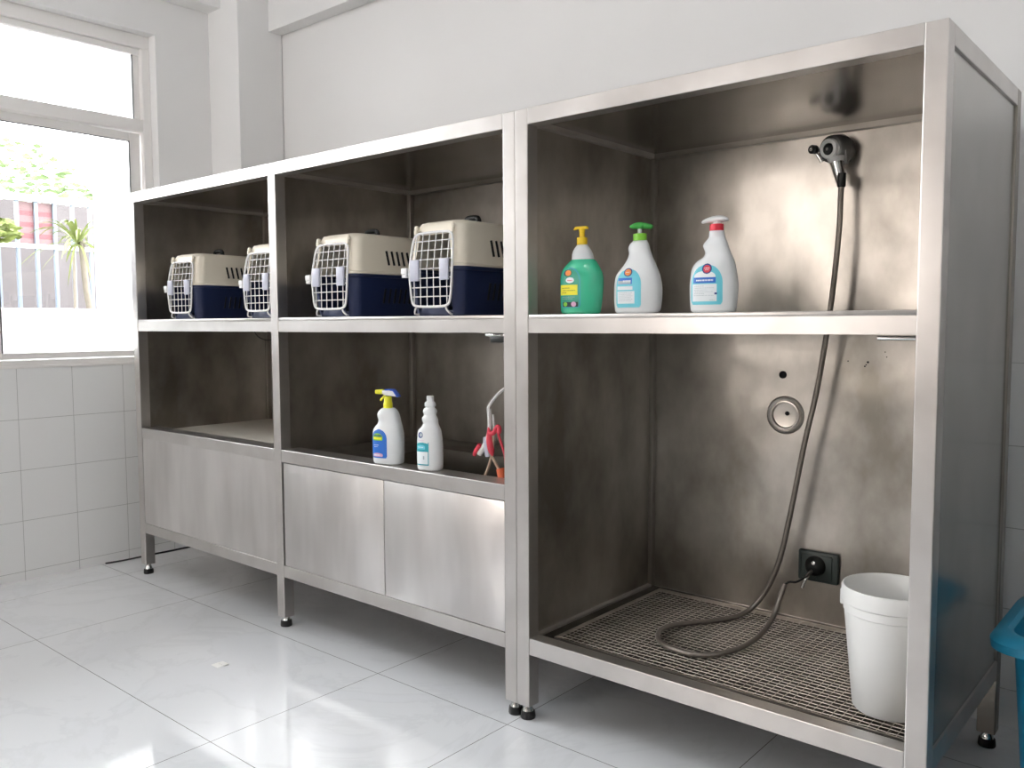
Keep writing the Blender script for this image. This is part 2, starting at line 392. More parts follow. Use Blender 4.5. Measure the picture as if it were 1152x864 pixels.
# bay 1: beige liner of the tub; bay 2: deep dark basin in a deck
B().box(X0+.03, X1-.005, .088, D-.03, .690, .705, .003).done('tub_cover', 'beige', A, 40, shift=LA)
bx0, bx1, by0, by1 = -.86, -.10, .11, .50
d = B().box(X1+w, bx0, .088, D-.03, .694, .706).box(bx1, -.03, .088, D-.03, .694, .706).box(bx0, bx1, .088, by0, .694, .706).box(bx0, bx1, by1, D-.03, .694, .706)
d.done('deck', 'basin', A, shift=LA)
s = bmesh.new()
def rr(x0, x1, y0, y1, r, z, n=6):
    out = []
    for cx, cy, a0 in ((x1-r, y1-r, 0), (x0+r, y1-r, 90), (x0+r, y0+r, 180), (x1-r, y0+r, 270)):
        for k in range(n+1):
            a = R(a0+90*k/n); out.append(Vector((cx+r*math.cos(a), cy+r*math.sin(a), z)))
    return out
bs = B().loft([rr(bx0-.012, bx1+.012, by0-.012, by1+.012, .04, .7075), rr(bx0, bx1, by0, by1, .035, .7075), rr(bx0+.004, bx1-.004, by0+.004, by1-.004, .035, .69),
               rr(bx0+.02, bx1-.02, by0+.02, by1-.02, .05, .47), rr(bx0+.06, bx1-.06, by0+.06, by1-.06, .04, .45)], 0, False, True)
s.free()
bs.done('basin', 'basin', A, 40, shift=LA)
# little fittings below the shelves
f = B().box(-.135, -.05, .012, .045, 1.181, 1.190, .002).cyl((-.135, .02, 1.184), (-.11, .02, 1.184), .004)
f = f.done('latch', 'chrome', A, 40, shift=LA)
B().box(-.112, -.05, .010, .05, 1.163, 1.181, .002).done('latch_block', 'blackpl', f, 40, shift=LA)
B().tube([(-1.855, .3, 1.2), (-1.84, .3, 1.178), (-1.80, .3, 1.158), (-1.74, .3, 1.150), (-1.66, .3, 1.16), (-1.6, .3, 1.2)], .0025, 8).done('wire', 'blackpl', A, 40, shift=LA)

# --- single shower bay
LB = (0, 0, 0)
Bn = thing('shower_bay', 'tall single stainless steel dog shower bay with wire grate floor, right end of the row', 'shower bay', LB)
zt = .263
for x, zb in ((0.0008, .044), (X3-w, .044)):
    post_with_foot(Bn, 'post', x, 0, zb, LB); post_with_foot(Bn, 'post', x, D-w, zb, LB, mat='rearshade')
a, b_ = w+.0008, X3-w
for y in (0, D-w):
    bar(Bn, 'top_rail', a, b_, y, y+w, H-w, H, L=LB, mat='rearshade' if y else 'beam')
bar(Bn, 'bottom_rail', a, b_, .001, w, zt-.0525, zt, L=LB); bar(Bn, 'bottom_rail', a, b_, D-w, D, zt-.0525, zt-.01, L=LB)
B().box(a, b_, .002, .60, 1.235, 1.247, .002).box(a, b_, .002, .006, 1.193, 1.235).box(a, b_, .58, .60, 1.2, 1.235).done('shelf', 'beam', Bn, 40, shift=LB)
bk = B().box(a-.018, b_+.018, D-.026, D-.020, .2, H-.02)
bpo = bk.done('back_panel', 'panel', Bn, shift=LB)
YP = D-.026
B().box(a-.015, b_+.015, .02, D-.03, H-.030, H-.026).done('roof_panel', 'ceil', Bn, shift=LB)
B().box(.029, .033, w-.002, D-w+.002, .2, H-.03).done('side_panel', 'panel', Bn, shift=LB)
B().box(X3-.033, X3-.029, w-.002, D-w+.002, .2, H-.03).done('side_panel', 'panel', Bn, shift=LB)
B().box(X3-.010, X3-.006, w-.002, D-w+.002, .25, H-w+.004).done('outer_panel', 'side', Bn, shift=LB)
for x in (0.001, X3-w):
    bar(Bn, 'side_rail', x, x+w, w, D-w, H-w+.001, H-.001, L=LB); bar(Bn, 'side_rail', x, x+w, w, D-w, zt-.0525, zt-.001, L=LB)
# tray with a raised dark border and the woven grate in it
tr = B().box(a-.015, b_+.015, w, D-.03, .205, .212)
gx0, gx1, gy0, gy1 = .088, 1.110, .078, .705
for q in ((a-.015, gx0-.006, w, D-.03), (gx1+.006, b_+.015, w, D-.03), (gx0-.006, gx1+.006, w, gy0-.006), (gx0-.006, gx1+.006, gy1+.006, D-.03)):
    tr.box(*q, .212, .2535, .002)
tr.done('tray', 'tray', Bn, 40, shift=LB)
g = B(); t_ = .0013
nx, ny = 46, 32
for i in range(nx+1):
    x = gx0+(gx1-gx0)*i/nx
    pts = []
    g.tube([(x+random.uniform(-.001, .001), gy0+(gy1-gy0)*k/14, .2515+(.0006 if (k+i) % 2 else -.0006)) for k in range(15)], .00115, 5, sub=1)
for j in range(ny+1):
    y = gy0+(gy1-gy0)*j/ny
    g.tube([(gx0+(gx1-gx0)*k/23, y+random.uniform(-.0008, .0008), .2515+(-.0006 if (k+j) % 2 else .0006)) for k in range(24)], .00115, 5, sub=1)
for q in ((gx0, gx1, gy0, gy0+.001), (gx0, gx1, gy1-.001, gy1)): g.box(q[0], q[1], q[2]-.002, q[3]+.002, .246, .2555)
for q in ((gx0, gx0+.001), (gx1-.001, gx1)): g.box(q[0]-.002, q[1]+.002, gy0, gy1, .246, .2555)
g.done('grate', 'grate', Bn, 40, shift=LB)
# round stamped dish, hole and small marks in the back panel
rc = B().lathe([(.063, 0), (.063, .002), (.058, .005), (.053, .002), (.050, .0015), (.047, .006), (.043, .0065), (.040, .002), (.030, .001), (.0, .0008)], (.537, YP, .918), 40, axis=(0, -1, 0), cap0=False, cap1=False)
rco = rc.done('drain_plate', 'panel', bpo, 30, shift=LB)
B().lathe([(.007, 0), (.007, .0025), (0, .0025)], (.543, YP-.0003, .924), 16, axis=(0, -1, 0)).done('hole', 'dark', bpo, 40, shift=LB)
B().lathe([(.0125, 0), (.0125, .003), (.009, .0035), (.009, .001), (0, .001)], (.526, YP, 1.050), 20, axis=(0, -1, 0)).done('hole', 'dark', bpo, 40, shift=LB)
for x, z, r in ((.795, 1.098, .0035), (.786, 1.085, .0025), (.79, 1.09, .002), (.845, 1.13, .0018), (.85, 1.115, .0018), (.735, 1.10, .002)):
    B().lathe([(r, 0), (r, .0015), (0, .0018)], (x, YP, z), 10, axis=(0, -1, 0)).done('screw_hole', 'dark', bpo, 40, shift=LB)
B().tube([(1.045, .02, 1.185), (1.16-.035, .02, 1.185)], .0052, 14, sub=1).done('slide_bolt', 'chrome', Bn, 40, shift=LB)

# ------------------------------------------------------------------ shower outlet, hose, socket
sx, sz = .693, 1.741
yh = YP
S = thing('shower_outlet', 'grey and white wall shower outlet with a black knob high on the steel back panel', 'shower', (sx, yh, sz))
LS = (sx, yh, sz)
ax = Vector((-.28, -1, -.05)).normalized(); c0 = Vector((sx, yh-.062, sz+.005))
def ringz(c, axv, rad, zz, n=28, sx_=1, sz_=1, skew=0):
    q = axv.to_track_quat('Z', 'Y').to_matrix()
    return [c + q @ Vector((rad*math.cos(2*math.pi*k/n)*sx_, rad*math.sin(2*math.pi*k/n)*sz_, zz)) for k in range(n)]
# shroud: a flared hood from the wall to the face
sh = B()
sh.loft([ringz(Vector((sx+.018, yh-.001, sz+.004)), Vector((0, -1, 0)), .030, 0, sx_=.9, sz_=1.05), ringz(Vector((sx+.020, yh-.018, sz+.003)), Vector((0, -1, 0)), .040, 0, sx_=.92, sz_=1.05),
         ringz(Vector((sx+.012, yh-.04, sz+.008)), Vector((-.15, -1, 0)).normalized(), .043, 0), ringz(c0, ax, .040, .006), ringz(c0, ax, .033, .010)])
for yy in (0,):
    sh.loft([[Vector((sx+.028+a_*.9, yh-.052+b_, sz-.004)) for a_, b_ in ((-.02, -.016), (.018, -.016), (.026, .002), (.018, .022), (-.02, .022))], [Vector((sx+.040+a_*.2, yh-.048+b_*.3, sz-.043)) for a_, b_ in ((-.02, -.016), (.018, -.016), (.026, .002), (.018, .022), (-.02, .022))]])
sh.done('hood', 'greyhead', S, 50, shift=LS)
B().lathe([(.031, .0), (.031, .016), (.028, .020), (.018, .020), (.018, .012), (0, .012)], c0, 32, axis=ax).done('face_ring', 'ringwhite', S, 40, shift=LS)
fb = B().lathe([(.0175, .0), (.0175, .021), (.014, .024), (0, .024)], c0+Vector((.001, 0, -.002)), 24, axis=ax).done('centre_button', 'blackpl', S, 40, shift=LS)
B().lathe([(.0045, .024), (.0045, .0262), (0, .0262)], c0+Vector((.001, 0, -.002)), 14, axis=ax).done('button_mark', 'chrome', fb, 40, shift=LS)
B().loft([ringz(Vector((sx+.012, yh-.062, sz-.022)), Vector((.15, 0, -1)).normalized(), .026, 0), ringz(Vector((sx+.014, yh-.058, sz-.036)), Vector((.15, 0, -1)).normalized(), .021, 0)]).done('outlet_body', 'ringwhite', S, 50, shift=LS)
B().lathe([(.0205, 0), (.018, .024), (.0145, .060), (.0135, .068)], (sx+.014, yh-.058, sz-.034), 24, axis=(.22, 0, -1)).done('outlet_neck', 'chrome', S, 40, shift=LS)
kb = B().lathe([(.011, -.012), (.0135, -.006), (.0135, .010), (.010, .013), (0, .013)], (sx-.047, yh-.085, sz+.006), 22, axis=ax).done('knob', 'blackpl', S, 40, shift=LS)
B().lathe([(.006, .0128), (.006, .0145), (.0035, .0148), (0, .0142)], (sx-.047, yh-.085, sz+.006), 14, axis=ax).done('knob_cap', 'chrome', kb, 40, shift=LS)
B().tube([(sx-.044, yh-.07, sz-.002), (sx-.034, yh-.068, sz-.02), (sx-.028, yh-.066, sz-.032)], .006, 10).tube([(sx-.047, yh-.075, sz+.006), (sx-.02, yh-.06, sz+.003)], .005, 8, sub=1).done('lever', 'chrome', S, 40, shift=LS)

hp = [(.7285, yh-.072, 1.655), (.727, yh-.074, 1.60), (.725, yh-.076, 1.496), (.712, yh-.076, 1.336), (.694, yh-.075, 1.187), (.667, yh-.075, 1.008), (.631, yh-.075, .838), (.600, yh-.075, .664),
      (.566, yh-.078, .486), (.532, yh-.085, .377), (.489, yh-.10, .300), (.455, yh-.155, .268), (.410, .50, .2645), (.365, .435, .2645), (.330, .375, .2645), (.325, .305, .2645), (.365, .235, .2645), (.440, .200, .2645),
      (.520, .215, .2645), (.575, .31, .266), (.59, .43, .272), (.59, .53, .30), (.593, .575, .35), (.600, .60, .398)]
Hs = thing('shower_hose', 'long grey hose hanging from the shower outlet and looping over the wire grate', 'hose', hp[0])
B().tube(hp, .0082, 14, sub=8).done('hose', 'hose', Hs, 50, shift=hp[0])
B().lathe([(.0125, 0), (.0125, .038), (.010, .042)], (.7282, yh-.072, 1.668), 20, axis=(-.02, 0, -1)).done('hose_collar', 'blackpl', Hs, 40, shift=hp[0])
B().tube([(.600, .60, .396), (.611, .612, .404), (.628, .625, .404), (.645, .655, .416), (.655, yh-.048, .428)], .0035, 10).done('plug_cable', 'blackpl', Hs, 50, shift=hp[0])
pq = B().lathe([(.032, 0), (.033, .010), (.029, .022), (.016, .031), (0, .032)], (.655, yh-.016, .441), 26, axis=(-.12, -1, 0))
pq = pq.done('plug', 'blackpl', Hs, 40, shift=hp[0])
B().lathe([(.0065, 0), (.0065, .003), (.004, .004), (0, .003)], (.657, yh-.046, .455), 16, axis=(-.12, -1, .15)).done('plug_screw', 'chrome', pq, 40, shift=hp[0])
B().tube([(.652, yh-.046, .430), (.645, yh-.064, .416), (.632, yh-.072, .378)], .006, 12).done('plug_pin', 'chrome', pq, 40, shift=hp[0])
so = B().prism([(.594, .398), (.598, .393), (.716, .380), (.722, .384), (.724, .478), (.719, .483), (.601, .496), (.595, .491)], yh-.0005, yh-.016, bev=.004)
so.bm.transform(Matrix.Translation((0, 0, 0)))
SO = B().box(.594, .724, yh-.016, yh-.0005, .386, .486, .007, seg=3).box(.606, .706, yh-.021, yh-.015, .396, .476, .004).done('socket_plate', 'socket', None, 40, origin=(.659, yh, .436))
so.bm.free()
tag(SO, 'dark square socket with a black plug, low on the steel back panel behind the bucket', 'socket')

# ------------------------------------------------------------------ bucket and blue tub
bc = (1.031, .222, .2565)
U = thing('bucket', 'white plastic bucket standing on the wire grate behind the right front post', 'bucket', bc)
B().lathe([(.076, .004), (.081, 0), (.086, .006), (.1095, .246), (.1115, .248), (.1115, .268), (.1165, .272), (.1165, .306), (.1145, .311), (.1115, .311), (.1095, .306), (.106, .245), (.083, .010), (0, .008)], bc, 56).done('bucket_body', 'bucket', U, 35, shift=bc)
B().box(-.105+bc[0], -.121+bc[0], bc[1]-.02, bc[1]+.02, bc[2]+.246, bc[2]+.288, .005).done('handle_lug', 'bucket', U, 40, shift=bc)
tc = (1.51, .43, 0)
T = thing('storage_tub', 'tall blue plastic tub on the floor at the right edge of the photo', 'tub', tc)
def trr(x0, x1, y0, y1, r, z): return rr(x0, x1, y0, y1, r, z, 8)
tx0, tx1, ty0, ty1 = 1.282, 1.75, .235, .63
tb = B().loft([trr(tx0+.045, tx1-.045, ty0+.04, ty1-.04, .05, 0), trr(tx0+.035, tx1-.035, ty0+.03, ty1-.03, .055, .012), trr(tx0+.006, tx1-.006, ty0+.004, ty1-.004, .06, .455), trr(tx0, tx1, ty0, ty1, .06, .468),
               trr(tx0-.040, tx1+.040, ty0-.036, ty1+.036, .075, .470), trr(tx0-.041, tx1+.041, ty0-.037, ty1+.037, .075, .482), trr(tx0-.034, tx1+.034, ty0-.03, ty1+.03, .07, .490), trr(tx0-.008, tx1+.008, ty0-.006, ty1+.006, .06, .502),
               trr(tx0+.004, tx1-.004, ty0+.006, ty1-.006, .055, .498), trr(tx0+.012, tx1-.012, ty0+.012, ty1-.012, .05, .47), trr(tx0+.04, tx1-.04, ty0+.036, ty1-.036, .05, .02)])
tb.done('tub_body', 'tub', T, 40, shift=tc)
B().loft([trr(tx0-.039, tx1+.039, ty0-.035, ty1+.035, .075, .4702), trr(tx0-.039, tx1+.039, ty0-.035, ty1+.035, .075, .462), trr(tx0-.034, tx1+.034, ty0-.030, ty1+.030, .07, .462), trr(tx0-.034, tx1+.034, ty0-.030, ty1+.030, .07, .4702)], 0, False, False).done('tub_rim', 'tub', T, 40, shift=tc)

# ------------------------------------------------------------------ bottles
def sect(rows, z):
    for i in range(len(rows)-1):
        if rows[i][0] <= z <= rows[i+1][0]:
            t = (z-rows[i][0])/max(1e-9, rows[i+1][0]-rows[i][0]); a, b_ = rows[i], rows[i+1]
            return [a[k]*(1-t)+b_[k]*t for k in range(1, 4)]
    return rows[-1][1:4] if z > rows[-1][0] else rows[0][1:4]
EXP = 2.5
def bring(cx, a, b_, z, n=44, ex=EXP):
    out = []
    for k in range(n):
        t = 2*math.pi*k/n; c, s_ = math.cos(t), math.sin(t)
        out.append(Vector((cx+a*math.copysign(abs(c)**(2/ex), c), b_*math.copysign(abs(s_)**(2/ex), s_), z)))
    return out
def patch(rows, outline, cx0, eps=.0007, nx=14, nz=24):
    """a label following the front of the bottle: outline(v) -> (xl, xr) for v in 0..1 ; rows give the body"""
    b_ = B(); z0, z1, fn = outline; vs = []
    for j in range(nz+1):
        z = z0+(z1-z0)*j/nz; xl, xr = fn(j/nz); c, a, d = sect(rows, z); line = []
        for i in range(nx+1):
            x = xl+(xr-xl)*i/nx
            u = min(.985, abs((x-c)/a))
            line.append(b_.bm.verts.new((x, -d*(1-u**EXP)**(1/EXP)-eps, z)))
        vs.append(line)
    for j in range(nz):
        for i in range(nx):
            b_.bm.faces.new((vs[j][i], vs[j][i+1], vs[j+1][i+1], vs[j+1][i]))
    return b_
def archf(xl, xr, top=.3, bot=.06):
    def f(v):
        k = 1.
        if v > 1-top: q = (v-(1-top))/top; k = math.sqrt(max(0, 1-q*q*.985))
        if v < bot: q = (bot-v)/bot; k = .88+.12*math.sqrt(1-q*q)
        c, h = (xl+xr)/2, (xr-xl)/2
        return c-h*k, c+h*k
    return f
rect = lambda xl, xr: (lambda v: (xl, xr))
def disc(cx, r):
    def f(v):
        h = r*math.sqrt(max(.0004, 1-(2*v-1)**2)); return cx-h, cx+h
    return f
def bottle_rows(px, sc_, yb, xc, wf, db):
    rows = []
    for (y, l, r) in px:
        a = (r-l)/2*sc_*wf; rows.append(((yb-y)*sc_, ((l+r)/2-xc)*sc_, a, a*db))
    return rows
def body(rows, root, mat, cap=True, nm='bottle_body'):
    f = rows[0]
    rg = [bring(f[1], f[2]*.86, f[3]*.84, 0.0), bring(f[1], f[2]*.97, f[3]*.96, .0025)]
    # resample for smoothness with a cubic-ish blend
    zs = [r_[0] for r_ in rows]; out = []
    n = 40
    def cr(i, k, t):
        g = lambda j: rows[max(0, min(len(rows)-1, j))][k]
        a, b_, c, d = g(i-1), g(i), g(i+1), g(i+2)
        return .5*(2*b_+(c-a)*t+(2*a-5*b_+4*c-d)*t*t+(3*b_-a-3*c+d)*t**3)
    for i in range(len(rows)-1):
        for s_ in range(4):
            t = s_/4; out.append((rows[i][0]*(1-t)+rows[i+1][0]*t, cr(i, 1, t), cr(i, 2, t), cr(i, 3, t)))
    out.append(rows[-1][:4])
    out = [o_ for o_ in out if o_[0] > .005]
    for z, c, a, d in out: rg.append(bring(c, a, d, z, ex=EXP if a > .024 else 2.1))
    B().loft(rg).done(nm, mat, root, 60)
    return out
def stick(root, rows, z0, z1, fn, mat, nm, eps, nx=12, nz=16):
    p = patch(rows, (z0, z1, fn), 0, eps, nx, nz); return p.done(nm, mat, root, 60)
def textlines(root, rows, spec, mat, nm, eps):
    """tiny broken strokes that stand for lines of print too small to read"""
    b_ = B()
    for z, xl, xr, h in spec:
        x = xl
        while x < xr:
            wd = random.uniform(.0015, .005); x2 = min(x+wd, xr)
            q = patch(rows, (z, z+h, rect(x, x2)), 0, eps, 2, 1); b_.merge(q.bm)
            x = x2+random.uniform(.0008, .0015)
    return b_.done(nm, mat, root)

# --- green soap bottle
S1 = .000344
def green_bottle(loc, rz):
    r = thing('soap_bottle', 'green soap bottle with a yellow pump, leftmost on the shower bay shelf', 'bottle', loc, rz, )
    px = [(812, 112, 405), (780, 100, 415), (700, 98, 425), (600, 97, 434), (520, 98, 436), (460, 104, 428), (420, 120, 412), (390, 142, 398), (365, 165, 385), (345, 184, 368)]
    rows = bottle_rows(px, S1, 812, 268, 1.13, .60)
    rw = body(rows, r, 'green')
    px2 = [(345, 184, 368), (300, 186, 358), (270, 194, 345), (245, 207, 330), (222, 224, 314), (216, 228, 310)]
    rows2 = bottle_rows(px2, S1, 812, 268, 1.08, .66)
    rg = [bring(c, a, d, z, ex=2.3) for z, c, a, d in rows2]
    B().loft(rg).done('bottle_shoulder', 'clear', r, 60)
    z = lambda y: (812-y)*S1
    c = B().lathe([(.0155, z(218)), (.0158, z(190)), (.0155, z(158)), (.012, z(156)), (.0085, z(154))], (0, 0, 0), 26)
    p = c.done('pump_collar', 'yellow', r, 40)
    hd = B().lathe([(.0085, z(158)), (.0082, z(120)), (.0095, z(92)), (.0095, z(80))], (0, 0, 0), 20)
    hd.loft([rr(-.022, .018, -.008, .008, .006, z(86)), rr(-.0235, .0195, -.009, .009, .007, z(80)), rr(-.0235, .019, -.009, .009, .007, z(68)), rr(-.018, .014, -.006, .006, .005, z(62))])
    hd.box(-.027, -.018, -.004, .004, z(92), z(76), .002)
    hd.done('pump_head', 'yellow', p, 40)
    lb = stick(r, rw, .020, .137, archf(-.054, .012, .34), 'lteal', 'label', .0007)
    stick(lb, rw, .024, .133, archf(-.052, .008, .34), 'lgreen', 'label_print', .0010)
    stick(lb, rw, .056, .086, rect(-.057, .003), 'lyellow', 'label_band', .0013)
    textlines(lb, rw, [(.076, -.050, -.022, .0016), (.069, -.046, -.004, .0014), (.062, -.050, -.034, .0016)], 'ldark', 'label_text', .0016)
    q = stick(lb, rw, .110, .131, disc(-.030, .014), 'ldark', 'label_emblem', .0013)
    stick(lb, rw, .112, .129, disc(-.028, .010), 'lorange', 'label_emblem', .0016)
    stick(lb, rw, .091, .108, disc(-.022, .014), 'lwhite', 'label_splash', .0013)
    textlines(lb, rw, [(.097, -.030, -.014, .0028)], 'lred', 'label_text', .0017)
    stick(lb, rw, .022, .036, rect(-.048, .004), 'ldark', 'label_strip', .0013)
    stick(lb, rw, .022, .037, disc(-.010, .008), 'lpink', 'label_spot', .0016)
    stick(lb, rw, .023, .036, disc(-.038, .007), 'cgreen', 'label_spot', .0016)
    textlines(lb, rw, [(.050, -.050, -.006, .0012), (.045, -.050, -.012, .0012)], 'lgrey', 'label_text', .0014)
    return r
green_bottle((.174, .100, 1.2472), R(12))

def white_bottle_green_pump(loc, rz):
    r = thing('soap_bottle', 'white bottle with a green pump, middle of the three on the shower bay shelf', 'bottle', loc, rz)
    px = [(815, 92, 405), (780, 82, 424), (700, 76, 434), (600, 75, 436), (540, 79, 428), (490, 90, 418), (450, 115, 406), (415, 143, 394), (385, 163, 384), (350, 180, 370), (310, 188, 356), (280, 183, 346), (255, 184, 340), (230, 195, 333), (212, 212, 326), (204, 216, 324)]
    rw = body(bottle_rows(px, S1*.995, 815, 268, 1.14, .60), r, 'bwhite')
    z = lambda y: (815-y)*S1*.995
    cl = B().lathe([(.0195, z(206)), (.0198, z(180)), (.0195, z(150)), (.012, z(146)), (.006, z(145))], (.0005, 0, 0), 26).done('pump_collar', 'cgreen', r, 40)
    st = B().lathe([(.0058, z(148)), (.0062, z(104))], (0, 0, 0), 16).done('pump_stem', 'clear', cl, 40)
    hd = B()
    # rounded thumb pad with a long spout
    def ell(cx, a, b_, zz): return bring(cx, a, b_, zz, 30, 2.2)
    hd.loft([ell(-.002, .008, .008, z(108)), ell(-.004, .020, .011, z(104)), ell(-.006, .0245, .014, z(92)), ell(-.006, .0235, .014, z(76)), ell(-.003, .0175, .012, z(62)), ell(-.001, .010, .008, z(55))])
    hd.tube([(.004, 0, z(80)), (.022, 0, z(88)), (.034, 0, z(94)), (.039, 0, z(99))], .006, 12, rfun=lambda t: .010-.0055*t)
    hd.done('pump_head', 'pgreen', cl, 50)
    lb = stick(r, rw, .018, .128, archf(-.058, .021, .42, .1), 'lcyan', 'label', .0007)
    stick(lb, rw, .029, .064, rect(-.053, .002), 'lwhite', 'label_panel', .0011)
    stick(lb, rw, .068, .078, rect(-.053, -.004), 'lwhite', 'label_panel', .0011)
    stick(lb, rw, .084, .102, rect(-.050, -.006), 'lblue', 'label_strip', .0011)
    stick(lb, rw, .085, .094, rect(-.052, -.010), 'lgrey', 'label_strip', .0013)
    textlines(lb, rw, [(.090, -.034, -.010, .005)], 'lwhite', 'label_text', .0016)
    textlines(lb, rw, [(.059-.0045*k, -.048, -.004-.004*(k % 2), .0012) for k in range(6)], 'lgrey', 'label_text', .0014)
    stick(lb, rw, .105, .130, disc(-.020, .013), 'lnavy', 'label_emblem', .0013)
    stick(lb, rw, .108, .127, disc(-.020, .0098), 'lorange', 'label_emblem', .0017)
    textlines(lb, rw, [(.117, -.026, -.014, .0016)], 'lwhite', 'label_text', .0020)
    return r
white_bottle_green_pump((.342, .148, 1.2472), R(10))

def white_bottle_red_collar(loc, rz):
    r = thing('spray_bottle', 'white bottle with a red collar and wide white head, rightmost on the shower bay shelf', 'bottle', loc, rz)
    px = [(808, 104, 402), (780, 94, 412), (700, 88, 420), (600, 86, 426), (520, 92, 418), (470, 98, 410), (430, 115, 403), (400, 142, 396), (380, 172, 390), (360, 190, 382), (335, 196, 373), (305, 186, 362), (285, 179, 355), (262, 186, 348), (240, 204, 340), (215, 218, 332), (190, 219, 327), (168, 220, 324)]
    k = .000345
    rw = body(bottle_rows(px, k, 808, 272, 1.12, .60), r, 'bwhite')
    z = lambda y: (808-y)*k
    cl = B().lathe([(.0185, z(168)), (.0188, z(145)), (.0185, z(118)), (.012, z(116))], (0, 0, 0), 26).done('collar', 'red', r, 40)
    hd = B().lathe([(.0105, z(118)), (.0100, z(98))], (0, 0, 0), 16)
    def ell(x, h, dd, zc): return [Vector((x, dd*math.cos(2*math.pi*q/24), zc+h*math.sin(2*math.pi*q/24))) for q in range(24)]
    hd.loft([ell(-.041, .0030, .004, z(96)), ell(-.038, .0048, .007, z(93)), ell(-.028, .0062, .010, z(86)), ell(-.012, .0085, .0125, z(79)), ell(.004, .0095, .0135, z(77)), ell(.018, .0085, .0125, z(79)), ell(.028, .0055, .009, z(84)), ell(.031, .002, .004, z(87))])
    hd.done('spray_head', 'whitepl', cl, 50)
    lb = stick(r, rw, .022, .130, archf(-.060, .029, .48, .12), 'lcyan', 'label', .0007)
    stick(lb, rw, .031, .077, rect(-.055, .014), 'lwhite', 'label_panel', .0011)
    stick(lb, rw, .094, .112, archf(-.050, .010, .8, .0), 'lwhite', 'label_arc', .0011)
    stick(lb, rw, .080, .095, rect(-.053, .011), 'lblue', 'label_strip', .0014)
    textlines(lb, rw, [(.085, -.044, .004, .0042)], 'lwhite', 'label_text', .0019)
    textlines(lb, rw, [(.071-.005*q, -.050, (-.020, .006, -.012, .004)[q % 4], .0012) for q in range(6)] + [(.034, -.006, .008, .0014)], 'lgrey', 'label_text', .0015)
    stick(lb, rw, .049, .054, rect(.008, .015), 'lnavy', 'label_mark', .0015)
    stick(lb, rw, .104, .132, disc(-.014, .0135), 'lnavy', 'label_emblem', .0014)
    stick(lb, rw, .107, .128, disc(-.014, .0100), 'lred', 'label_emblem', .0018)
    textlines(lb, rw, [(.1185, -.021, -.007, .002), (.114, -.019, -.009, .0014)], 'lwhite', 'label_text', .0022)
    return r
white_bottle_red_collar((.576, .160, 1.2472), R(10))

def trigger_bottle(loc, rz):
    r = thing('spray_bottle', 'white trigger spray bottle with a yellow and blue head standing on the basin rim', 'bottle', loc, rz)
    k = .000384
    px = [(755, 100, 338), (735, 94, 342), (650, 89, 345), (550, 88, 346), (470, 90, 343), (435, 97, 338), (405, 115, 335), (380, 134, 330), (350, 141, 324), (320, 133, 317), (295, 129, 309), (272, 138, 300), (250, 154, 287), (236, 170, 272)]
    rw = body(bottle_rows(px, k, 755, 217, 1.16, .66), r, 'bwhite')
    z = lambda y: (755-y)*k
    cl = B().lathe([(.0165, z(236)), (.0168, z(215)), (.0160, z(190)), (.0145, z(184)), (.0135, z(130))], (0, 0, 0), 26).done('collar', 'lemon', r, 40)
    hd = B().prism([(-.020, z(98)), (-.020, z(76)), (.006, z(68)), (.026, z(70)), (.040, z(118)), (.036, z(130)), (.014, z(122)), (-.010, z(118))], -.0115, .0115, bev=.003)
    hdo = hd.done('spray_head', 'whitepl', r, 40)
    B().prism([(-.008, z(74)), (-.006, z(62)), (.022, z(62)), (.031, z(78)), (.047, z(130)), (.038, z(134)), (.024, z(84)), (.010, z(72))], -.0125, .0125, bev=.002).done('head_cover', 'blue', hdo, 40)
    B().tube([(-.018, 0, z(88)), (-.047, 0, z(90))], .008, 16, sub=1, rfun=lambda t: .0095-.002*t).done('nozzle', 'lemon', hdo, 40)
    B().tube([(-.010, 0, z(118)), (-.018, 0, z(140)), (-.026, 0, z(160)), (-.025, 0, z(172))], .004, 10).done('trigger', 'lemon', hdo, 40)
    lb = stick(r, rw, .024, .126, archf(-.052, .012, .34, .08), 'lblue', 'label', .0007)
    stick(lb, rw, .086, .112, archf(-.046, -.004, .6, .4), 'cgreen', 'label_band', .0011)
    textlines(lb, rw, [(.100, -.044, -.008, .006)], 'lnavy', 'label_text', .0015)
    stick(lb, rw, .090, .098, rect(-.043, -.008), 'lyellow', 'label_band', .0014)
    textlines(lb, rw, [(.069, -.042, -.020, .002), (.063, -.040, -.024, .0016)], 'lwhite', 'label_text', .0012)
    stick(lb, rw, .029, .042, archf(-.046, -.004, .5, .5), 'lpink', 'label_panel', .0011)
    textlines(lb, rw, [(.033, -.044, -.014, .004)], 'lwhite', 'label_text', .0015)
    return r
trigger_bottle((-.632, .046, .7252), R(22))

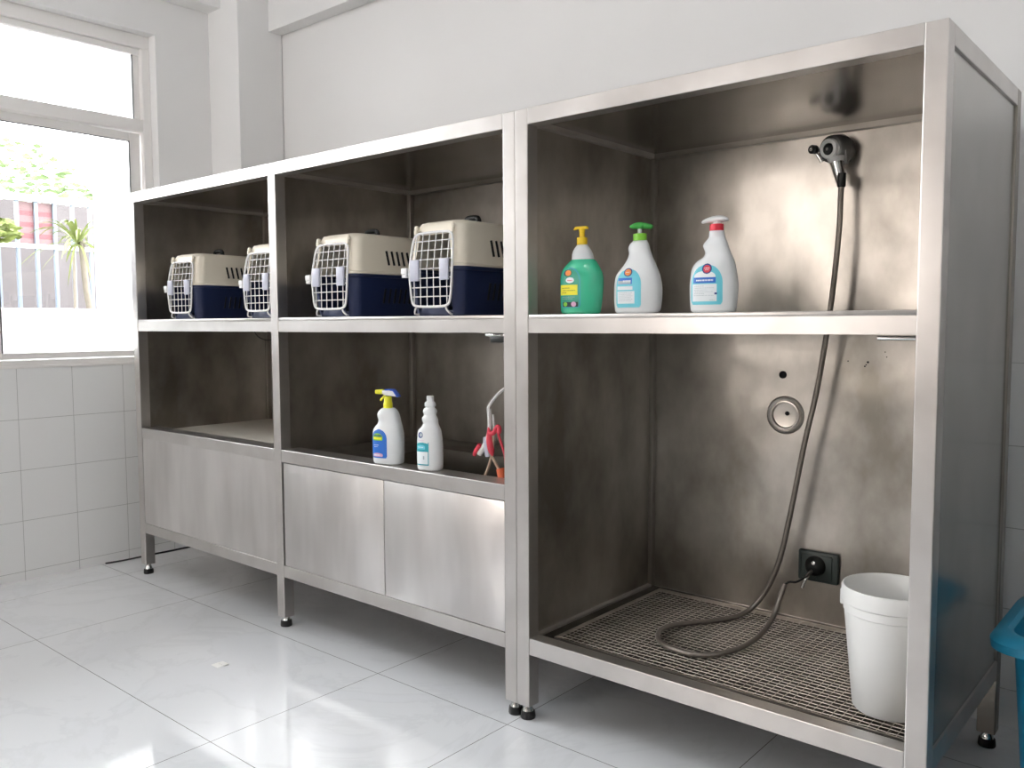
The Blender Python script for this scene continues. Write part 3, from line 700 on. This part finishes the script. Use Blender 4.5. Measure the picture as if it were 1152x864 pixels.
def ringed_bottle(loc, rz):
    r = thing('squeeze_bottle', 'plain white squeeze bottle with ringed neck on the basin rim, right of the trigger bottle', 'bottle', loc, rz)
    k = .000362
    px = [(815, 494, 696), (790, 488, 703), (700, 485, 706), (600, 486, 706), (520, 488, 702), (470, 492, 696), (435, 500, 690), (412, 522, 683), (390, 535, 675), (370, 541, 670), (345, 532, 668), (325, 530, 664), (305, 543, 657), (290, 547, 653), (272, 541, 659), (250, 541, 659), (236, 548, 652), (222, 562, 640), (210, 553, 649), (192, 553, 650), (178, 556, 646), (166, 571, 636), (140, 571, 635), (122, 571, 635)]
    rw = body(bottle_rows(px, k, 815, 597, 1.12, .70), r, 'bwhite')
    z = lambda y: (815-y)*k
    B().lathe([(.0118, z(124)), (.0122, z(120)), (.0118, z(116)), (.009, z(115)), (0, z(115))], ((603-597)*k, 0, 0), 22).done('bottle_cap', 'whitepl', r, 40)
    lb = stick(r, rw, .020, .096, rect(-.040, .006), 'lwhite', 'label', .0007)
    stick(lb, rw, .066, .097, archf(-.0405, .007, .25, .0), 'lteal', 'label_band', .0011)
    stick(lb, rw, .074, .089, archf(-.037, -.006, .4, .0), 'lcyan', 'label_band', .0014)
    stick(lb, rw, .020, .024, rect(-.040, .007), 'lteal', 'label_line', .0011)
    stick(lb, rw, .024, .098, rect(.004, .007), 'lteal', 'label_line', .0011)
    stick(lb, rw, .040, .052, rect(-.014, -.009), 'lgrey', 'label_mark', .0012)
    stick(lb, rw, .112, .132, disc(-.024, .0095), 'lnavy', 'label_emblem', .0008)
    stick(lb, rw, .116, .129, disc(-.022, .006), 'lgrey', 'label_emblem', .0012)
    textlines(lb, rw, [(.103, -.034, -.010, .0016)], 'lpink', 'label_text', .0009)
    textlines(lb, rw, [(.080, -.034, -.012, .0024)], 'lwhite', 'label_text', .0018)
    return r
ringed_bottle((-.418, .044, .7252), R(24))

# ------------------------------------------------------------------ pet carriers
CW, CL, CH = .135, .43, .305
def c_ring(hw, y0, y1, r, z):
    """rounded rectangle, the front side split where the doorway sits"""
    out = []
    for cx, cy, a0 in ((hw-r, y1-r, 0), (-hw+r, y1-r, 90), (-hw+r, y0+r, 180)):
        for k in range(7):
            a = R(a0+90*k/6); out.append(Vector((cx+r*math.cos(a), cy+r*math.sin(a), z)))
    for x in (-.096, -.05, 0, .05, .096): out.append(Vector((x*hw/CW, y0, z)))
    for k in range(7):
        a = R(270+90*k/6); out.append(Vector((hw-r+r*math.cos(a), y0+r+r*math.sin(a), z)))
    return out
def make_carrier():
    r = thing('pet_carrier', '', 'pet carrier', (0, 0, 0))
    lv = [(.0, .108, .022, .405, .03), (.004, .114, .016, .412, .035), (.030, .119, .012, .416, .035), (.09, .125, .006, .422, .037), (.142, .130, .002, .427, .038), (.145, .136, -.001, .431, .040), (.155, .137, -.001, .431, .040)]
    skipf = lambda lvl: (lambda i, k: 21 <= k <= 24 and lvl[i][0] >= .029 and lvl[i+1][0] <= .2605)
    b_ = B().loft([c_ring(h, a, c, q, z) for z, h, a, c, q in lv], 0, True, False, skipf(lv))
    o = b_.done('lower_shell', 'navy', r, 35); md = o.modifiers.new('thickness', 'SOLIDIFY'); md.thickness = .003; md.offset = -1
    lt = [(.155, .138, -.002, .432, .040), (.163, .138, -.002, .432, .040), (.166, .133, .002, .428, .040), (.20, .128, .006, .422, .042), (.26, .120, .013, .414, .045), (.283, .115, .018, .410, .046), (.296, .107, .026, .402, .042), (.303, .092, .042, .388, .035), (.305, .06, .08, .35, .03)]
    b_ = B().loft([c_ring(h, a, c, q, z) for z, h, a, c, q in lt], 0, False, True, skipf(lt))
    o = b_.done('upper_shell', 'cream', r, 35); md = o.modifiers.new('thickness', 'SOLIDIFY'); md.thickness = .003; md.offset = -1
    # vents
    def vents(z0, z1, y0, n, step, mat, tilt, par):
        for sgn in (1, -1):
            v = B()
            for k in range(n):
                y = y0+k*step
                t = bmesh.new(); bmesh.ops.create_cube(t, size=1)
                hm = .1285 if z0 > .15 else .125
                lean = math.atan2(-.010 if z0 > .15 else .006, .07)*sgn
                t.transform(Matrix.Translation((sgn*(hm-.0005), y, (z0+z1)/2)) @ Matrix.Rotation(lean, 4, 'Y') @ Matrix.Rotation(tilt, 4, 'X') @ Matrix.Diagonal((.004, .0072, z1-z0, 1)))
                v.merge(t)
            v.done('vent_slots', mat, par)
    vents(.190, .243, .165, 7, .026, 'dark', R(7), r)
    vents(.050, .105, .150, 8, .026, 'dark', R(-8), r)
    # wire door
    ol = [(-.104, .150), (-.100, .215), (-.094, .247), (-.080, .262), (-.04, .2655), (.04, .2655), (.080, .262), (.094, .247), (.100, .215), (.104, .150), (.100, .095), (.092, .048), (.078, .034), (.04, .030), (-.04, .030), (-.078, .034), (-.092, .048), (-.100, .095)]
    yd = lambda z: -.010+.016*max(0, (z-.15)/.11)
    dr = B().tube([(x, yd(z), z) for x, z in ol], .0042, 8, sub=4, closed=True)
    def half(z):
        for i in range(9, 17):
            (xa, za), (xb, zb) = ol[i], ol[i+1]
            if zb <= z <= za: return xa+(xb-xa)*(za-z)/max(1e-6, za-zb)
        for i in range(5, 9):
            (xa, za), (xb, zb) = ol[i], ol[i+1]
            if zb <= z <= za: return xa+(xb-xa)*(za-z)/max(1e-6, za-zb)
        return .1
    for x in (-.080, -.048, -.016, .016, .048, .080):
        zb, zt_ = (.036 if abs(x) > .07 else .031), (.262 if abs(x) > .07 else .265)
        dr.tube([(x, yd(z)-.001, z) for z in (zb, .10, .15, .2, zt_)], .0018, 6, sub=1)
    for k in range(7):
        z = .062+k*.0295; h = half(z)
        dr.tube([(-h, yd(z)+.002, z), (h, yd(z)+.002, z)], .0019, 6, sub=1)
    d_ = dr.done('wire_door', 'wire', r, 40)
    for x in (-.072, .072):
        B().box(x-.021, x+.021, -.020, -.011, .112, .180, .003).done('door_latch', 'lilac', d_, 40)
    B().box(-.158, -.128, -.004, .018, .137, .158, .004).box(-.155, -.130, -.002, .016, .126, .137, .002).done('side_clip', 'wire', r, 40)
    for x in (-.088, .088):
        B().lathe([(.004, -.008), (.0075, -.006), (.0085, .0), (.006, .006), (0, .008)], (x, .012, .284), 14).box(x-.007, x+.007, .003, .014, .262, .278, .003).done('hinge_knob', 'cream', r, 40)
        B().tube([(x*.8, -.008, .034), (x*.88, -.010, .020), (x*.98, -.002, .008), (x*.92, .012, .005)], .0032, 8).done('door_hook', 'wire', r, 40)
    h = B().tube([(-.03, .20, .304), (-.03, .20, .317), (-.02, .20, .325), (.02, .20, .325), (.03, .20, .317), (.03, .20, .304)], .010, 10)
    h.box(-.034, .034, .185, .215, .3035, .310, .003)
    h.done('carry_handle', 'blackpl', r, 40)
    return r
def copy_tree(o, parent=None):
    c = o.copy(); COL.objects.link(c)
    if parent is not None: c.parent = parent
    for ch in list(o.children): copy_tree(ch, c)
    return c
car = make_carrier()
specs = [((-.925, .035, 1.2475), R(0), (1.0, 1, 1.02), 'cream and navy pet carrier right of the middle post, with the largest wire door gap beside it'),
         ((-.425, .070, 1.2475), R(0), (.98, 1, 1.06), 'cream and navy pet carrier nearest the shower bay, its right side cut by the double post'),
         ((-2.060, .060, 1.2475), R(3), (.93, 1, .99), 'cream and navy pet carrier at the far left end of the shelf'),
         ((-1.450, .070, 1.2475), R(0), (.95, 1, 1.02), 'cream and navy pet carrier half hidden behind the left side of the middle post')]
labels = ['cream and navy pet carrier just right of the middle post, third from the window',
          'cream and navy pet carrier nearest the shower bay, cut off by the double posts',
          'cream and navy pet carrier at the far left end of the shelf, nearest the window',
          'cream and navy pet carrier half hidden by the left side of the middle post']
for i, (lc, rz, scl, _) in enumerate(specs):
    c = car if i == 0 else copy_tree(car)
    c.location = lc; c.rotation_euler[2] = rz; c.scale = scl
    c['label'] = labels[i]; c['group'] = 'pet carriers on the bench shelf'

# ------------------------------------------------------------------ leads over the basin
LL = (-.19, .10, .72)
G = thing('grooming_lead', 'tangle of white cord with red and tan straps hanging into the dark basin', 'lead', LL)
B().tube([(-.05, .13, 1.04), (-.09, .115, 1.033), (-.130, .1, 1.013), (-.168, .1, .985), (-.199, .1, .952), (-.203, .1, .938)], .0048, 10).done('cord', 'cord', G, 50, shift=LL)
B().tube([(-.200, .1, .944), (-.196, .1, .90), (-.200, .1, .86), (-.214, .098, .826), (-.238, .095, .79)], .008, 10, rfun=lambda t: .0065+.003*t).tube([(-.186, .104, .925), (-.180, .104, .88), (-.18, .104, .84)], .004, 8).done('handle_rod', 'cord', G, 50, shift=LL)
B().tube([(-.214, .099, .85), (-.208, .1, .82), (-.204, .1, .785)], .009, 10, rfun=lambda t: .009+.003*math.sin(t*3)).done('grey_sleeve', 'lilac', G, 50, shift=LL)
B().tube([(-.232, .092, .822), (-.250, .09, .80), (-.257, .09, .785)], .008, 10, rfun=lambda t: .009-.003*t).done('red_grip', 'redcloth', G, 50, shift=LL)
B().tube([(-.197, .096, .885), (-.192, .094, .85), (-.186, .095, .81), (-.180, .096, .79)], .011, 8, rfun=lambda t: .003+.009*math.sin(math.pi*t)).tube([(-.194, .095, .862), (-.175, .094, .866), (-.158, .094, .888), (-.150, .095, .882), (-.154, .096, .868)], .0075, 8).done('red_strap', 'redcloth', G, 50, shift=LL)
B().tube([(-.178, .098, .86), (-.182, .098, .81), (-.190, .1, .785), (-.207, .102, .745), (-.223, .1, .711)], .0048, 8).tube([(-.190, .1, .79), (-.175, .104, .765), (-.150, .108, .728)], .0048, 8).done('tan_strap', 'tan', G, 50, shift=LL)
B().tube([(-.160, .097, .876), (-.148, .097, .845), (-.136, .1, .81), (-.130, .1, .79), (-.127, .1, .75)], .0042, 8).done('dark_strap', 'redcloth', G, 50, shift=LL)
B().tube([(-.149, .097, .752), (-.143, .097, .732), (-.140, .097, .722)], .014, 12, sub=3).done('orange_handle', 'orange', G, 50, shift=LL)

# ------------------------------------------------------------------ small things on the floor
cb = B().tube([(-2.712, -.045, .006), (-2.70, .05, .005), (-2.697, .20, .005), (-2.690, .30, .005), (-2.685, .42, .005)], .0045, 8).done('cable', 'rubber', None, 40, origin=(-2.70, .2, 0))
tag(cb, 'thin black cable lying along the foot of the tiled wall below the window', 'cable')
sp = B().box(-1.108, -1.064, -.392, -.362, .0005, .0015).box(-1.10, -1.06, -.368, -.350, .0005, .004).done('paper_scrap', 'paper', None, origin=(-1.085, -.37, 0))
tag(sp, 'tiny torn white scrap lying on the marble floor tiles', 'scrap')

# ------------------------------------------------------------------ outside the window
struct(B().box(-14, XL-.31, -9, 7, -.2, -.05).done('floor_outside', 'ground'))
struct(B().box(-3.5, -3.38, -8, 1.6, -.05, 1.316, .01).done('trim_4', 'extwhite'))      # parapet
struct(B().box(-3.5, -3.38, .305, 1.6, 1.316, 2.9, .01).done('trim_5', 'extwhite'))     # pier beside the fence view
struct(B().box(-5.55, -5.4, -5, 1.23, -.05, 2.16).done('trim_6', 'extwall'))
F = thing('metal_fence', 'blue-grey metal bar fence with white rails seen through the window', 'fence', (-4.5, .2, -.05))
LF = (-4.5, .2, -.05)
B().box(-4.53, -4.47, -3.5, .79, 2.045, 2.085, .004).done('top_rail', 'extrail', F, 40, shift=LF)
B().box(-4.52, -4.48, -3.5, .81, 1.735, 1.762, .004).done('middle_rail', 'extrail', F, 40, shift=LF)
k = 0; y = .725
while y > -1.9:
    B().box(-4.511, -4.489, y-.012, y+.012, -.05, 2.045, .003).done('bar', 'extbar', F, 40, shift=LF); y -= .118
bn = B().box(-4.520, -4.5115, .262, .480, 1.75, 2.04)
for z in (1.80, 1.875, 1.95): bn.box(-4.5117, -4.5112, .264, .478, z, z+.032, mi=1)
tag(bn.done('banner', ['bannerw', 'bannerr'], None, origin=(-4.615, .37, 1.9)), 'pale pink banner with red stripes hanging behind the outdoor fence', 'banner')
def leaf_cloud(c, rad, n, size, mi=0, seed=1):
    rnd = random.Random(seed); b_ = B()
    for _ in range(n):
        v = Vector((rnd.gauss(0, 1), rnd.gauss(0, 1), rnd.gauss(0, 1))).normalized()*rnd.random()**.4
        p = Vector(c)+Vector((v.x*rad[0], v.y*rad[1], v.z*rad[2]))
        q = Vector((rnd.gauss(0, 1), rnd.gauss(0, 1), rnd.gauss(0, 1))).normalized().to_track_quat('Z', 'Y').to_matrix()
        s_ = size*rnd.uniform(.6, 1.3)
        vs = [b_.bm.verts.new(p+q @ Vector(u)) for u in ((-s_, 0, 0), (0, -s_*.45, 0), (s_, 0, s_*.15), (0, s_*.45, 0))]
        b_.bm.faces.new(vs)
    return b_
tr_ = thing('tree', 'leafy green tree rising above the outdoor fence', 'tree', (-9, 1.9, -.05))
LT = (-9, 1.9, -.05)
leaf_cloud((-9, 1.9, 2.75), (.7, .75, .58), 620, .06, seed=3).done('crown', 'leaf', tr_, shift=LT)
leaf_cloud((-9, 2.75, 2.7), (.5, .35, .35), 130, .06, seed=5).done('crown', 'leaf', tr_, shift=LT)
B().tube([(-9, 1.9, -.05), (-9.02, 1.85, 1.2), (-9, 1.8, 2.7)], .09, 10, rfun=lambda t: .1-.06*t).done('trunk', 'bark', tr_, 40, shift=LT)
pl = thing('palm_plant', 'slender palm with arching yellow-green leaves in front of the fence', 'plant', (-4.25, .6, -.05))
LP = (-4.25, .6, -.05)
B().tube([(-4.25, .66, -.05), (-4.25, .63, 1.0), (-4.25, .575, 1.45), (-4.25, .555, 1.76)], .02, 10, rfun=lambda t: .026-.008*t).done('stem', 'bark', pl, 40, shift=LP)
B().tube([(-4.24, .47, -.05), (-4.24, .49, .9), (-4.24, .50, 1.7)], .01, 8).done('stem', 'bark', pl, 40, shift=LP)
pl.location = (-4.05, .515, -.05)
rnd = random.Random(4); fr = B()
for k in range(60):
    a = rnd.uniform(0, 2*math.pi); ln = rnd.uniform(.18, .42); el = rnd.uniform(-.1, 1.3); p0 = Vector((-4.25, .53, 1.74)); prev = None
    wd = rnd.uniform(.005, .010)
    side = Vector((-math.sin(a), math.cos(a), 0))
    for j in range(8):
        t = j/7; out = ln*t; zz = ln*(math.sin(el)*t*1.2-.75*t*t)
        c = p0+Vector((math.cos(a)*out*math.cos(el*.5), math.sin(a)*out*math.cos(el*.5), zz)); ww = wd*math.sin(math.pi*min(1, t*.92+.08))**.6+.0005
        cur = (fr.bm.verts.new(c-side*ww), fr.bm.verts.new(c+side*ww+Vector((0, 0, .002))))
        if prev: fr.bm.faces.new((prev[0], prev[1], cur[1], cur[0]))
        prev = cur
fr.done('leaves', 'leafy', pl, shift=LP)
bu = leaf_cloud((-4.3, .06, 1.82), (.12, .15, .08), 240, .034, seed=9).done('crown', 'leafy', None, origin=(-4.3, .06, -.05))
bu.name = 'shrub'; tag(bu, 'bright yellow-green shrub at the left edge of the window view', 'shrub')
stt = B().tube([(-4.3, .06, -.05), (-4.3, .05, 1.0), (-4.3, .06, 1.85)], .012, 8).done('stem', 'bark', bu, 40, shift=(-4.3, .06, -.05))
sb = leaf_cloud((-4.28, .78, 1.47), (.07, .07, .09), 90, .03, seed=12).done('sapling', 'leafy', None, origin=(-4.28, .78, -.05))
tag(sb, 'small green sapling low at the right end of the fence', 'shrub')
B().tube([(-4.28, .78, -.05), (-4.28, .77, .8), (-4.28, .78, 1.45)], .008, 8).done('stem', 'bark', sb, 40, shift=(-4.28, .78, -.05))

# ------------------------------------------------------------------ light: white sky through the windows, added fill lamps on the ceiling
wd = bpy.data.worlds.new('sky'); sc.world = wd; wd.use_nodes = True
bg = wd.node_tree.nodes['Background']
tcw = wd.node_tree.nodes.new('ShaderNodeTexCoord'); spw = wd.node_tree.nodes.new('ShaderNodeSeparateXYZ'); crw = wd.node_tree.nodes.new('ShaderNodeValToRGB')
wd.node_tree.links.new(tcw.outputs['Generated'], spw.inputs[0]); wd.node_tree.links.new(spw.outputs[2], crw.inputs[0])
crw.color_ramp.elements[0].position = 0; crw.color_ramp.elements[0].color = (1, .985, .98, 1); crw.color_ramp.elements[1].position = .6; crw.color_ramp.elements[1].color = (.94, .965, 1, 1)
wd.node_tree.links.new(crw.outputs[0], bg.inputs[0]); bg.inputs[1].default_value = 9
def portal(name, loc, rot, sx_, sy_):
    l = bpy.data.lights.new(name, 'AREA'); l.shape = 'RECTANGLE'; l.size = sx_; l.size_y = sy_; l.cycles.is_portal = True
    o = bpy.data.objects.new(name, l); COL.objects.link(o); o.location = loc; o.rotation_euler = rot
portal('daylight_portal_left', (XL-.28, (WY0+WY1)/2, (WZ0+WZ1)/2), (0, R(-90), 0), WZ1-WZ0, WY1-WY0)
portal('daylight_portal_front', ((FX0+FX1)/2, YF-.22, (FZ0+FZ1)/2), (R(90), 0, 0), FX1-FX0, FZ1-FZ0)
M['lamp'] = bpy.data.materials.new('fill_lamp_tube'); M['lamp'].use_nodes = True
pb = M['lamp'].node_tree.nodes['Principled BSDF']; pb.inputs['Emission Color'].default_value = (.97, .985, 1, 1); pb.inputs['Emission Strength'].default_value = 22
for x in (-1.4, .7):  # unseen lamps, added to raise the ambient light
    lt = thing('fill_lamp', 'added unseen fill lamp on the ceiling over the ' + ('left part of the room' if x < 0 else 'right part of the room'), 'lamp', (x, -1.6, ZC), 0)
    LX = (x, -1.6, ZC)
    B().box(x-.6, x+.6, -1.66, -1.54, ZC-.04, ZC, .006).done('fill_lamp_base', 'whitepl', lt, 40, shift=LX)
    B().tube([(x-.58, -1.6, ZC-.062), (x+.58, -1.6, ZC-.062)], .02, 14, sub=1).done('fill_lamp_tube', 'lamp', lt, 40, shift=LX)

# ------------------------------------------------------------------ camera
cam = bpy.data.cameras.new('camera'); co = bpy.data.objects.new('camera', cam); COL.objects.link(co); sc.camera = co
f_px, yaw, pit, rol = 963.6164, .7054, .0704, -.0042
cam.sensor_fit = 'HORIZONTAL'; cam.sensor_width = 36; cam.lens = f_px*36/1152; cam.clip_start = .02; cam.clip_end = 100
fw = Vector((-math.sin(yaw)*math.cos(pit), math.cos(yaw)*math.cos(pit), -math.sin(pit)))
rt = Vector((math.cos(yaw), math.sin(yaw), 0)); up = rt.cross(fw)
r2 = rt*math.cos(rol)+up*math.sin(rol); u2 = -rt*math.sin(rol)+up*math.cos(rol)
mt = Matrix((r2, u2, -fw)).transposed().to_4x4(); mt.translation = (1.666, -1.9735, 1.2208)
co.matrix_world = mt
sc.view_settings.view_transform = 'Standard'; sc.view_settings.look = 'None'; sc.view_settings.gamma = 1; sc.view_settings.use_curve_mapping = False
sc.view_settings.exposure = 0.78
sc.cycles.max_bounces = 14; sc.cycles.diffuse_bounces = 6; sc.cycles.glossy_bounces = 8; sc.cycles.transparent_max_bounces = 16
sc.cycles.use_denoising = True
sc.cycles.sample_clamp_indirect = 8
